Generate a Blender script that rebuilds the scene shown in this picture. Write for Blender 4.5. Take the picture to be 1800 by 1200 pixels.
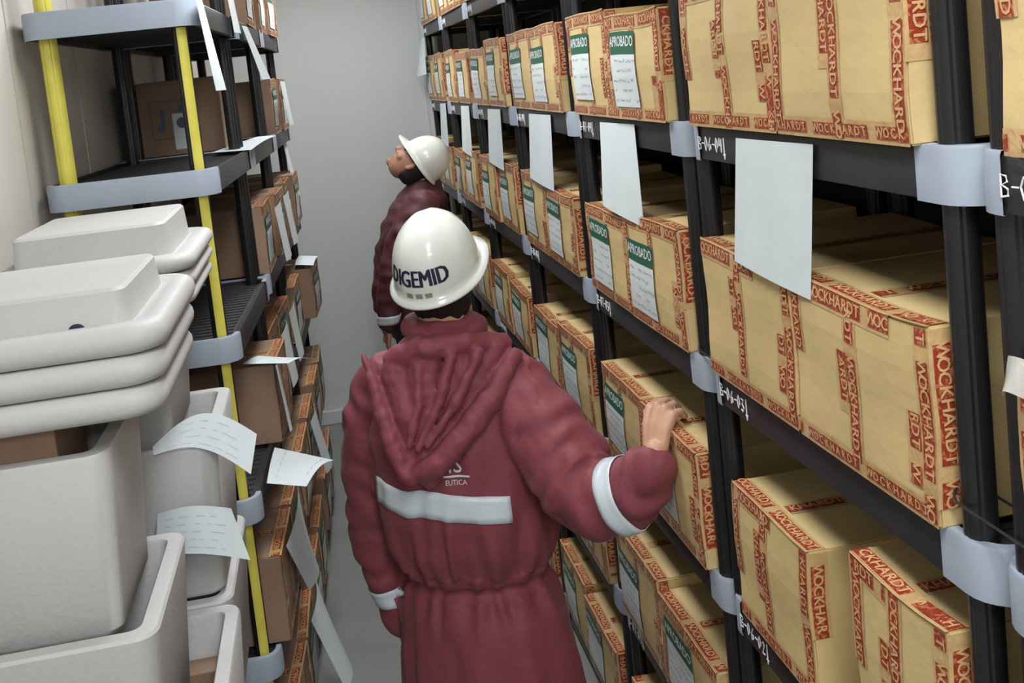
import bpy, bmesh, math, random
from mathutils import Vector, Matrix, noise
from mathutils.bvhtree import BVHTree
R = math.radians
rng = random.Random(7)
S = bpy.context.scene
C = S.collection
for o in list(bpy.data.objects): bpy.data.objects.remove(o)

# ---------------------------------------------------------------- camera
cam_d = bpy.data.cameras.new('camera'); cam = bpy.data.objects.new('camera', cam_d); C.objects.link(cam)
rx = Vector((0.97876, -0.17562, -0.10573)); dn = Vector((-0.12077, -0.07723, -0.98967)); fw = Vector((0.16564, 0.98142, -0.09680))
up = -dn
M = Matrix(((rx.x, up.x, -fw.x, 0), (rx.y, up.y, -fw.y, 0), (rx.z, up.z, -fw.z, 2.15), (0, 0, 0, 1)))
cam.matrix_world = M
cam_d.sensor_width = 36; cam_d.lens = 37.36; cam_d.shift_x = 0.01126; cam_d.shift_y = -0.1656; cam_d.clip_start = .05
S.camera = cam

# ---------------------------------------------------------------- world, lights, exposure
S.view_settings.view_transform = 'Standard'; S.view_settings.look = 'None'
S.view_settings.gamma = 1; S.view_settings.use_curve_mapping = False
S.view_settings.exposure = 0.0
W_ = bpy.data.worlds.new('world'); S.world = W_; W_.use_nodes = True
W_.node_tree.nodes['Background'].inputs[0].default_value = (.80, .86, .92, 1)
W_.node_tree.nodes['Background'].inputs[1].default_value = .35
def area(name, loc, sx, sy, power, col=(1, .97, .93), rot=(0, 0, 0)):
    l = bpy.data.lights.new(name, 'AREA'); l.shape = 'RECTANGLE'; l.size = sx; l.size_y = sy; l.energy = power; l.color = col
    o = bpy.data.objects.new(name, l); o.location = loc; o.rotation_euler = rot; C.objects.link(o); return o
LC = (.97, .98, 1)
area('lamp_and_fill_light', (.25, .3, 3.04), .4, 1.3, 40, LC)
area('lamp_and_fill_light', (.15, 2.9, 3.04), .4, 1.3, 30, LC)
area('lamp_and_fill_light', (.15, 5.3, 3.04), .4, 1.3, 28, LC)
area('lamp_and_fill_light', (.45, -1.9, 3.04), 1.2, 1.2, 84, LC)  # added fill behind the camera, brightens foam fronts and end wall

# ---------------------------------------------------------------- materials
def mat(name, col, rough=.6, metal=0, nscale=0, namt=0, bump=0, bscale=60, col2=None, spec=.5, coat=0, stretch=None):
    m = bpy.data.materials.new(name); m.use_nodes = True; nt = m.node_tree; b = nt.nodes['Principled BSDF']
    b.inputs['Base Color'].default_value = (*col, 1); b.inputs['Roughness'].default_value = rough; b.inputs['Metallic'].default_value = metal
    b.inputs['Specular IOR Level'].default_value = spec; b.inputs['Coat Weight'].default_value = coat
    tc = nt.nodes.new('ShaderNodeTexCoord'); vec = tc.outputs['Object']
    if stretch:
        mp = nt.nodes.new('ShaderNodeMapping'); mp.inputs['Scale'].default_value = stretch; nt.links.new(vec, mp.inputs[0]); vec = mp.outputs[0]
    if nscale:
        n = nt.nodes.new('ShaderNodeTexNoise'); n.inputs['Scale'].default_value = nscale; n.inputs['Detail'].default_value = 4
        nt.links.new(vec, n.inputs['Vector'])
        r = nt.nodes.new('ShaderNodeValToRGB'); c2 = col2 or tuple(c * (1 - namt) for c in col)
        r.color_ramp.elements[0].position = .35; r.color_ramp.elements[1].position = .65
        r.color_ramp.elements[0].color = (*c2, 1); r.color_ramp.elements[1].color = (*col, 1)
        nt.links.new(n.outputs['Fac'], r.inputs[0]); nt.links.new(r.outputs[0], b.inputs['Base Color'])
    if bump:
        n2 = nt.nodes.new('ShaderNodeTexNoise'); n2.inputs['Scale'].default_value = bscale; n2.inputs['Detail'].default_value = 5
        nt.links.new(vec, n2.inputs['Vector'])
        bp = nt.nodes.new('ShaderNodeBump'); bp.inputs['Strength'].default_value = bump; bp.inputs['Distance'].default_value = .01
        nt.links.new(n2.outputs['Fac'], bp.inputs['Height']); nt.links.new(bp.outputs[0], b.inputs['Normal'])
    return m
def srgb(r, g, b):
    f = lambda c: ((c / 255 + .055) / 1.055) ** 2.4 if c > 10 else c / 255 / 12.92
    return (f(r), f(g), f(b))
m_card = mat('cardboard', srgb(212, 186, 130), .75, nscale=5, namt=.12, bump=.12, bscale=40)
m_cardb = mat('brown_cardboard', srgb(152, 124, 102), .8, nscale=5, namt=.15, bump=.12, bscale=40)
m_tape = mat('clear_tape', srgb(210, 174, 122), .28, nscale=30, namt=.15, bump=.2, bscale=70, coat=.3)
m_red = mat('red_print', srgb(150, 58, 40), .35, nscale=150, col2=srgb(188, 118, 80), bump=.2, bscale=70, coat=.2)
m_red.node_tree.nodes['Color Ramp'].color_ramp.elements[0].position = .40; m_red.node_tree.nodes['Color Ramp'].color_ramp.elements[1].position = .48
m_letter = mat('tape_letter', srgb(214, 170, 120), .4)
m_green = mat('green_header', srgb(28, 92, 66), .5)
m_white = mat('label_white', srgb(214, 222, 222), .6, nscale=14, namt=.06)
m_ink = mat('ink', srgb(92, 100, 118), .7)
m_paper = mat('paper', srgb(214, 224, 226), .7, nscale=9, namt=.06, bump=.1, bscale=12)
m_black = mat('black_plastic', srgb(42, 42, 45), .42, nscale=8, namt=.25, bump=.1, bscale=120)
m_post = mat('post_plastic', srgb(30, 30, 33), .34, nscale=20, namt=.3, stretch=(1, 1, .1))
m_deck = mat('deck_plastic', srgb(44, 44, 47), .6, bump=.3, bscale=30)
m_grey = mat('grey_trim', srgb(158, 168, 182), .42, nscale=10, namt=.05)
m_yel = mat('yellow_tube', srgb(226, 216, 92), .45, nscale=15, namt=.1)
m_chalk = mat('white_marker', srgb(226, 228, 230), .6)
m_foam = mat('foam', srgb(194, 194, 192), .55, nscale=4, namt=.05, bump=.12, bscale=90)
m_wall = mat('wall_panel', srgb(198, 203, 202), .55, nscale=1.5, namt=.04, bump=.05, bscale=30, stretch=(1, 1, .15))
m_wallL = mat('wall_left_panel', srgb(212, 208, 199), .6, nscale=14, namt=.08, stretch=(1, 1, .05))
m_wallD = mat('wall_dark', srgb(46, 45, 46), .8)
m_floor = mat('floor', srgb(132, 134, 130), .5, nscale=6, namt=.1, bump=.08, bscale=40)
m_ceil = mat('ceiling', srgb(200, 202, 200), .8)
m_coat = mat('maroon_nylon', srgb(130, 64, 72), .6, nscale=3, namt=.12, bump=.25, bscale=40, spec=.3)
m_coat.node_tree.nodes['Principled BSDF'].inputs['Sheen Weight'].default_value = .06
m_coatd = mat('maroon_dark', srgb(84, 38, 46), .6, nscale=3, namt=.2, bump=.3, bscale=26)
m_refl = mat('reflective', srgb(206, 216, 222), .35, nscale=120, namt=.06)
m_helm = mat('helmet_white', srgb(222, 226, 218), .22, coat=.5)
m_navy = mat('navy_print', srgb(24, 26, 58), .5)
m_sticker = mat('helmet_sticker', srgb(160, 160, 144), .5, nscale=300, namt=.5)
m_skin = mat('skin', srgb(196, 152, 124), .5, nscale=12, namt=.12)
m_skin2 = mat('skin_tan', srgb(168, 122, 100), .5, nscale=12, namt=.12)
m_hair = mat('hair', srgb(26, 22, 24), .6)
m_trous = mat('dark_trousers', srgb(38, 38, 46), .8, bump=.3, bscale=30)
m_boot = mat('boot', srgb(30, 28, 28), .5)
m_plastic = mat('plastic_film', srgb(222, 222, 214), .15)
m_plastic.node_tree.nodes['Principled BSDF'].inputs['Alpha'].default_value = .55

# ---------------------------------------------------------------- helpers
class MB:
    def __init__(s): s.v = []; s.f = []; s.m = []
    def add(s, vs, fs, mi=0):
        k = len(s.v); s.v += [Vector(v) for v in vs]; s.f += [tuple(i + k for i in f) for f in fs]; s.m += [mi] * len(fs)
    def box(s, lo, hi, mi=0):
        x0, y0, z0 = lo; x1, y1, z1 = hi
        s.add([(x0, y0, z0), (x1, y0, z0), (x1, y1, z0), (x0, y1, z0), (x0, y0, z1), (x1, y0, z1), (x1, y1, z1), (x0, y1, z1)],
              [(0, 3, 2, 1), (4, 5, 6, 7), (0, 1, 5, 4), (1, 2, 6, 5), (2, 3, 7, 6), (3, 0, 4, 7)], mi)
    def rings(s, rings, closed=True, cap=True, mi=0):
        n = len(rings[0]); vs = [p for r in rings for p in r]; fs = []
        for i in range(len(rings) - 1):
            for j in range(n if closed else n - 1):
                a = i * n + j; b = i * n + (j + 1) % n; fs.append((a, b, b + n, a + n))
        if cap: fs.append(tuple(range(n))[::-1]); fs.append(tuple((len(rings) - 1) * n + j for j in range(n)))
        s.add(vs, fs, mi)
    def tube(s, pts, rad, n=14, mi=0, cap_round=True, flat=None):
        pts = [Vector(p) for p in pts]
        if not hasattr(rad, '__len__'): rad = [rad] * len(pts)
        T = []
        for i in range(len(pts)):
            a = pts[max(i - 1, 0)]; b = pts[min(i + 1, len(pts) - 1)]; T.append((b - a).normalized())
        ref = Vector((0, 0, 1)) if abs(T[0].z) < .8 else Vector((1, 0, 0))
        u = T[0].cross(ref).normalized(); rs = []
        def ring(p, u, w, r):
            ru, rw = (r if hasattr(r, '__len__') else (r, r))
            return [p + u * (ru * math.cos(2 * math.pi * k / n)) + w * (rw * math.sin(2 * math.pi * k / n)) for k in range(n)]
        sc = lambda r, f: tuple(q * f for q in r) if hasattr(r, '__len__') else r * f
        mr = lambda r: min(r) if hasattr(r, '__len__') else r
        for i, p in enumerate(pts):
            u = (u - T[i] * u.dot(T[i])).normalized(); w = T[i].cross(u)
            if i == 0 and cap_round:
                for a in (80, 50, 22): rs.append(ring(p - T[0] * mr(rad[0]) * math.sin(R(a)), u, w, sc(rad[0], math.cos(R(a)))))
            rs.append(ring(p, u, w, rad[i]))
            if i == len(pts) - 1 and cap_round:
                for a in (22, 50, 80): rs.append(ring(p + T[i] * mr(rad[i]) * math.sin(R(a)), u, w, sc(rad[i], math.cos(R(a)))))
        s.rings(rs, mi=mi)
    def warp(s, f): s.v = [f(v) for v in s.v]; return s
    def mesh(s, name, mats, smooth=False):
        me = bpy.data.meshes.new(name); me.from_pydata([tuple(v) for v in s.v], [], s.f); me.update()
        for m in (mats if isinstance(mats, (list, tuple)) else [mats]): me.materials.append(m)
        me.polygons.foreach_set('material_index', s.m)
        if smooth: me.polygons.foreach_set('use_smooth', [True] * len(me.polygons))
        return me
    def build(s, name, mats, parent=None, smooth=False, bevel=0, seg=2):
        me = s.mesh(name, mats, False)
        if bevel:
            bm = bmesh.new(); bm.from_mesh(me)
            bmesh.ops.bevel(bm, geom=bm.edges[:], offset=bevel, segments=seg, affect='EDGES', profile=.5, clamp_overlap=True)
            bm.to_mesh(me); bm.free()
        if smooth: me.polygons.foreach_set('use_smooth', [True] * len(me.polygons))
        return obj(name, me, parent)
def obj(name, me, parent=None, loc=None):
    o = bpy.data.objects.new(name, me); C.objects.link(o)
    if parent: o.parent = parent
    if loc: o.location = loc
    return o
def thing(name, label, cat, loc=(0, 0, 0), rz=0, group=None):
    o = bpy.data.objects.new(name, None); C.objects.link(o); o.empty_display_size = .05
    o.location = loc; o.rotation_euler = (0, 0, rz); tag(o, label, cat, group); return o
def tag(o, label, cat, group=None):
    o['label'] = label; o['category'] = cat
    if group: o['group'] = group
    return o
def struct(name, mb, m, **k):
    o = mb.build(name, m, **k); o['kind'] = 'structure'; return o
def copy_thing(root):
    r = root.copy(); C.objects.link(r)
    for ch in list(root.children):
        c = ch.copy(); C.objects.link(c); c.parent = r
        for g in list(ch.children):
            d = g.copy(); C.objects.link(d); d.parent = c
    return r
_glyph = {}
def text2d(s, size):
    if s not in _glyph:
        cu = bpy.data.curves.new('t', 'FONT'); cu.body = s; cu.size = 1; cu.resolution_u = 2; cu.align_x = 'CENTER'; cu.align_y = 'CENTER'
        o = bpy.data.objects.new('t', cu); C.objects.link(o); dg = bpy.context.evaluated_depsgraph_get(); dg.update()
        me = o.evaluated_get(dg).to_mesh()
        _glyph[s] = ([(v.co.x, v.co.y) for v in me.vertices], [tuple(p.vertices) for p in me.polygons])
        bpy.data.objects.remove(o); bpy.data.curves.remove(cu)
    v, f = _glyph[s]
    return [(a * size, b * size) for a, b in v], f
def put_text(mb, s, size, P, U, V, mi=0, sx=1, bold=0):
    P, U, V = Vector(P), Vector(U), Vector(V)
    v, f = text2d(s, size)
    offs = [(0, 0)] if not bold else [(0, 0), (bold, 0), (-bold, 0), (0, bold)]
    n = U.cross(V)
    for q, (dx, dy) in enumerate(offs): mb.add([P + U * (a * sx + dx) + V * (b + dy) + n * (.00006 * q) for a, b in v], f, mi)

# ---------------------------------------------------------------- room shell (metres; x right, y down the aisle, z up)
AX, Y0, UW, SD = .729, 1.1095, .92, .45          # right rack front, first unit start, unit width, shelf depth
XL, YL, PSI = -.2818, 2.962, -.0535              # left rack near front corner and its yaw
ZR = [.09, .55, 1.025, 1.508, 2.0, 2.456]
ZL = [.10, .563, 1.025, 1.492, 1.96, 2.42]
b = MB(); b.box((-3, -3, -.1), (3, 7.2, 0)); struct('floor', b, m_floor)
b = MB(); b.box((-3, -3, 3.1), (3, 7.2, 3.2)); struct('ceiling', b, m_ceil)
b = MB(); b.box((-3, 6.78, 0), (3, 6.9, 3.1)); struct('wall_far', b, m_wall)
b = MB(); b.box((-3, -3.1, 0), (3, -3.0, 3.1)); struct('wall_near', b, m_wall)
dL = Vector((-math.sin(PSI), math.cos(PSI), 0)); nL = Vector((math.cos(PSI), math.sin(PSI), 0)); PL = Vector((XL, YL, 0))
b = MB()
wl = PL - nL * (SD + .03)
for k in range(-9, 7):   # vertical cold-room panels with shallow joints
    a0 = wl + dL * (k * .62 + .006); a1 = wl + dL * (k * .62 + .614)
    vs = [a0, a1, a1 - nL * .1, a0 - nL * .1]
    b.add([(v.x, v.y, 0) for v in vs] + [(v.x, v.y, 3.1) for v in vs], [(0, 3, 2, 1), (4, 5, 6, 7), (0, 1, 5, 4), (1, 2, 6, 5), (2, 3, 7, 6), (3, 0, 4, 7)])
a0 = wl - nL * .01 + dL * -6; a1 = wl - nL * .01 + dL * 4.6
vs = [a0, a1, a1 - nL * .1, a0 - nL * .1]
b.add([(v.x, v.y, 0) for v in vs] + [(v.x, v.y, 3.1) for v in vs], [(0, 3, 2, 1), (4, 5, 6, 7), (0, 1, 5, 4), (1, 2, 6, 5), (2, 3, 7, 6), (3, 0, 4, 7)])
struct('wall_left', b, m_wallL)
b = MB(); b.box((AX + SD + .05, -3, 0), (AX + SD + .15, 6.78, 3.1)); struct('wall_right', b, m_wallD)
b = MB(); b.box((-.6, 6.752, 0), (1.2, 6.78, .09)); struct('baseboard_far', b, m_wall, bevel=.006)

b = MB(); b.rings([[Vector((.715 + .10 * (1 - math.cos(R(a))), 6.78 - .10 * math.sin(R(a)) , z)) for a in range(0, 91, 10)] + [Vector((.815, 6.78, z))] for z in (.09, 3.1)]); struct('trim_1', b, m_wall)
# ---------------------------------------------------------------- shelving units
def outline(depth, width, r=.05, n=6):
    pts = []
    for cx, cy, a in ((r, r, 180), (depth - r, r, 270), (depth - r, width - r, 0), (r, width - r, 90)):
        for k in range(n + 1):
            t = R(a + 90 * k / n); pts.append((cx + r * math.cos(t), cy + r * math.sin(t)))
    return pts
def ins(pts, d, depth, width):
    cx, cy = depth / 2, width / 2
    return [(cx + (x - cx) * (1 - d / cx), cy + (y - cy) * (1 - d / cy)) for x, y in pts]
RH = .066
def deck_mesh():
    D, Wd = SD, UW - .004
    o = outline(D, Wd); i1 = ins(o, .014, D, Wd); b = MB()
    z = lambda P, h: [Vector((x, y, h)) for x, y in P]
    b.rings([z(ins(o, .016, D, Wd), -RH), z(o, -RH), z(o, -.004), z(ins(o, .003, D, Wd), 0), z(i1, 0), z(i1, -.012)], cap=False)
    b.add(z(i1, -.012), [tuple(range(len(i1)))], 1)
    b.add(z(ins(o, .016, D, Wd), -.03), [tuple(range(len(i1)))[::-1]], 1)
    b.rings([z(ins(o, .016, D, Wd), -.03), z(ins(o, .016, D, Wd), -RH)], cap=False)
    for k in range(1, 8): b.box((.03, Wd * k / 8 - .003, -.058), (D - .03, Wd * k / 8 + .003, -.03), 1)
    for k in range(1, 22): b.box((.03, Wd * k / 22 - .008, -.0125), (D - .03, Wd * k / 22 + .008, -.009), 1)   # raised slats
    me = b.mesh('shelf', [m_black, m_deck], True); me.set_sharp_from_angle(angle=R(38)); return me
def trim_mesh(near):
    D, Wd = SD, UW - .004; ret = .10 if near else .014; r = .05
    path = []
    if near:
        path = [(0, ret), (0, r)] + [(r + r * math.cos(R(180 + 15 * k)), r + r * math.sin(R(180 + 15 * k))) for k in range(1, 6)] + [(r, 0), (D - r, 0)] + \
               [(D - r + r * math.cos(R(270 + 15 * k)), r + r * math.sin(R(270 + 15 * k))) for k in range(1, 6)] + [(D, r), (D, ret)]
    else:
        q = Wd
        arc = lambda cx, a0: [(cx + r * math.cos(R(a0 + 15 * k)), q - r + r * math.sin(R(a0 + 15 * k))) for k in range(0, 7)]
        path = [(D, q - r - ret)] + arc(D - r, 0) + arc(r, 90) + [(0, q - r - ret)]
    def off(d):
        out = []
        for i, p in enumerate(path):
            a = Vector(path[max(i - 1, 0)]); c = Vector(path[min(i + 1, len(path) - 1)]); t = (c - a).normalized()
            n = Vector((t.y, -t.x)); out.append(Vector(p) + n * d)
        return out
    s = -1 if False else 1
    b = MB(); po = off(.003 * s); pi = off(-.013 * s); pm = off(.0002 * s)
    prof = [(pm, -RH - .003), (po, -RH - .003), (po, -.002), (off(.001), .003), (pi, .003), (pi, -.004)]
    b.rings([[Vector((p.x, p.y, z)) for p in P] for P, z in prof], closed=False, cap=False)
    me = b.mesh('end_trim', m_grey, True); me.set_sharp_from_angle(angle=R(38)); return me
me_deck = deck_mesh(); me_trimN = trim_mesh(True); me_trimF = trim_mesh(False)
def post_mesh(h, r=.0205, m=m_post):
    b = MB(); n = 36; ring = []
    for k in range(n):
        t = 2 * math.pi * k / n; q = r * (1 - .07 * (math.cos(6 * t) > .55)); ring.append((q * math.cos(t), q * math.sin(t) * 1.08))
    b.rings([[Vector((x, y, z)) for x, y in ring] for z in (0, h)])
    return b.mesh('post', m)
strokes = {'B': [[(0, 0), (.02, 1), (.5, .95), (.6, .72), (.1, .52), (.62, .4), (.62, .1), (0, 0)]], '-': [[(0, .5), (.5, .5)]],
           '0': [[(.3, 1), (0, .55), (.25, 0), (.6, .35), (.5, .85), (.3, 1)]], '6': [[(.5, 1), (.08, .5), (.2, 0), (.55, .15), (.5, .48), (.1, .4)]],
           '4': [[(.1, 1), (.02, .5), (.6, .5)], [(.55, 1), (.5, 0)]], '3': [[(0, .95), (.5, .9), (.2, .55), (.6, .3), (.3, 0), (0, .1)]],
           '2': [[(0, .8), (.3, 1), (.5, .7), (0, 0), (.6, .05)]], '1': [[(.2, .8), (.35, 1), (.35, 0)]], '5': [[(.55, 1), (.1, .95), (.1, .6), (.5, .5), (.5, .1), (0, 0)]],
           '7': [[(0, 1), (.55, 1), (.2, 0)]], '8': [[(.3, .5), (.05, .8), (.3, 1), (.55, .8), (.3, .5), (.02, .2), (.3, 0), (.6, .2), (.3, .5)]],
           '9': [[(.5, .6), (.1, .6), (.1, .95), (.5, .95), (.45, 0)]], '|': [[(.2, 1.1), (.2, -.45), (0, -.1)], [(.2, -.45), (.42, -.1)]]}
def handwriting(txt, h, P, U, V, w=.0024, adv=.78):
    b = MB(); P, U, V = Vector(P), Vector(U), Vector(V); x = 0; n = U.cross(V).normalized()
    for ch in txt:
        for st in strokes[ch]:
            pts = [P + U * ((x + a) * h * .75) + V * ((c + rng.uniform(-.03, .03)) * h) + n * .001 for a, c in st]
            b.tube(pts, w * .5, n=6)
        x += 1.02 * (.75 if ch in '-|' else 1)
    return b
def shelving_unit(label, loc, rz, levels, group, code=None, yellow=False, inset=.024, top=2.86, fi=.03):
    t = thing('shelving_unit', label, 'shelf', loc, rz, group)
    for i, z in enumerate(levels):
        d = obj('shelf', me_deck, t, (0, 0, z)); obj('end_trim', me_trimN, d); obj('end_trim', me_trimF, d)
        if code and i >= 1 and not yellow:
            hb = handwriting('%s-0%d|' % (code, i), .025, (-.003, UW - .068, -.047), (0, -1, 0), (0, 0, 1))
            hb.build('marker_code', m_chalk, d)
    hs = [levels[0] - RH] + [levels[i + 1] - RH - levels[i] for i in range(len(levels) - 1)] + [top - levels[-1]]
    zs = [0] + list(levels)
    for z, h in zip(zs, hs):
        if z: z -= .012; h += .012
        me = post_mesh(h)
        for px, py, far in ((inset, .052, 0), (inset, UW - fi, 1), (SD - inset, .052, 0), (SD - inset, UW - .05, 1)):
            if yellow and far and px > SD / 2: o = obj('post', post_mesh(h, .023, m_yel), t, (px, py - .02, z)); o['label'] = 'yellow post'; continue
            if yellow and far:
                o = obj('post', me, t, (px, py - .02, z))
                b = MB(); n = 9   # yellow reflective strip along the outward side of the post
                R_ = .0228
                rg = [(R_ * math.cos(R(78 + 70 * k / n)), R_ * 1.08 * math.sin(R(78 + 70 * k / n))) for k in range(n + 1)]
                rg2 = [(x * .96, y * .96) for x, y in rg[::-1]]
                b.rings([[Vector((x, y, q)) for x, y in rg + rg2] for q in (.004, h - .004)]); b.build('yellow_strip', m_yel, o)['label'] = 'yellow strip'
                continue
            obj('post', me, t, (px, py, z))
    return t
side = ['cut by the right picture edge', 'nearest fully seen', 'second along the aisle', 'third along the aisle', 'fourth along the aisle', 'fifth along the aisle', 'farthest, against the end wall']
for k in range(-1, 6):
    shelving_unit('black plastic shelving unit of the right row, ' + side[k + 1], (AX, Y0 + k * UW, 0), 0, ZR, 'black shelving units on the right', code='B-%02d' % (6 + k), fi=.05 if k == -1 else .03)
rzL = math.pi + PSI
lside = ['nearest, with yellow end posts', 'middle one', 'farthest, by the end wall']
for k in range(3):
    p = PL + dL * ((k + 1) * UW)
    shelving_unit('black plastic shelving unit of the left row, ' + lside[k], (p.x, p.y, 0), rzL, ZL, 'black shelving units on the left', yellow=(k == 0), inset=.05)

def sheet(name, corners, label, group=None, bulge=(0, 0, 0), curl=0, n=10, writing=0, parent=None, mid=None, bf=(.35, .65)):
    """corners tl,tr,br,bl in metres; bulge pushes the middle, mid = optional (left, right) points half way down"""
    tl, tr, br, bl = [Vector(c) for c in corners]; B = Vector(bulge); b = MB()
    def P(u, v):
        if mid:
            ml, mr = Vector(mid[0]), Vector(mid[1]); A = [(1 - v) * (1 - 2 * v), 4 * v * (1 - v), v * (2 * v - 1)]
            l = tl * A[0] + ml * A[1] + bl * A[2]; r = tr * A[0] + mr * A[1] + br * A[2]
        else: l = tl.lerp(bl, v); r = tr.lerp(br, v)
        return l.lerp(r, u) + B * (math.sin(math.pi * u) * (bf[0] + bf[1] * v)) + B * curl * v * v
    b.add([P(i / n, j / n) for j in range(n + 1) for i in range(n + 1)],
          [(j * (n + 1) + i, j * (n + 1) + i + 1, (j + 1) * (n + 1) + i + 1, (j + 1) * (n + 1) + i) for j in range(n) for i in range(n)])
    o = b.build(name, m_paper, parent, smooth=True); s_ = o.modifiers.new('thick', 'SOLIDIFY'); s_.thickness = .0006; s_.offset = 0; e_ = o.modifiers.new('es', 'EDGE_SPLIT'); e_.split_angle = R(50)
    if not parent: tag(o, label, 'paper', group)
    if writing:
        w = MB()
        for row in range(writing):
            v = .2 + .65 * row / max(1, writing - 1); u = .12
            while u < .82:
                u2 = min(u + rng.uniform(.05, .15), .86)
                nn = (P(u2, v) - P(u, v)).cross(P(u, v + .02) - P(u, v)).normalized()
                for sg in (1, -1): w.add([P(u, v) + nn * .0012 * sg, P(u2, v) + nn * .0012 * sg, P(u2, v + .014) + nn * .0012 * sg, P(u, v + .014) + nn * .0012 * sg], [(0, 1, 2, 3)])
                u = u2 + rng.uniform(.03, .12)
        w.build('handwritten_lines', m_ink2, o)
    return o
m_ink2 = mat('faint_ink', srgb(176, 186, 192), .7)
# ---------------------------------------------------------------- taped cartons
def strip(mb, P, L, Wv, n, length, width, phase, word='WOCKHARDT'):
    """tape with red print blocks and knocked-out letters; P start-centre, L run direction, Wv letter-up direction"""
    P, L, Wv, n = Vector(P), Vector(L), Vector(Wv), Vector(n)
    def quad(a, c, w0, w1, off, mi, seg=1):
        for s_ in range(seg):
            aa = a + (c - a) * s_ / seg; cc = a + (c - a) * (s_ + 1) / seg
            mb.add([P + L * aa + Wv * w0 + n * off, P + L * cc + Wv * w0 + n * off, P + L * cc + Wv * w1 + n * off, P + L * aa + Wv * w1 + n * off], [(0, 1, 2, 3)], mi)
    hw = width / 2; sg = max(1, int(length / .05))
    quad(0, length, -hw - .006, hw + .006, .0009, 0, sg)
    pitch = .0175; wl_ = len(word) * pitch; per = wl_ + .022; x = -phase
    while x < length:
        a, c = max(x, 0), min(x + wl_, length)
        if c > a + .004: quad(a, c, -hw, hw, .0015, 1, max(1, int((c - a) / .05)))
        for i, ch in enumerate(word):
            xc = x + (i + .5) * pitch
            if xc > .007 and xc < length - .007: put_text(mb, ch, width * 1.02, P + L * xc + n * .0021, L, Wv, 2, bold=.0006)
        x += per
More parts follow.
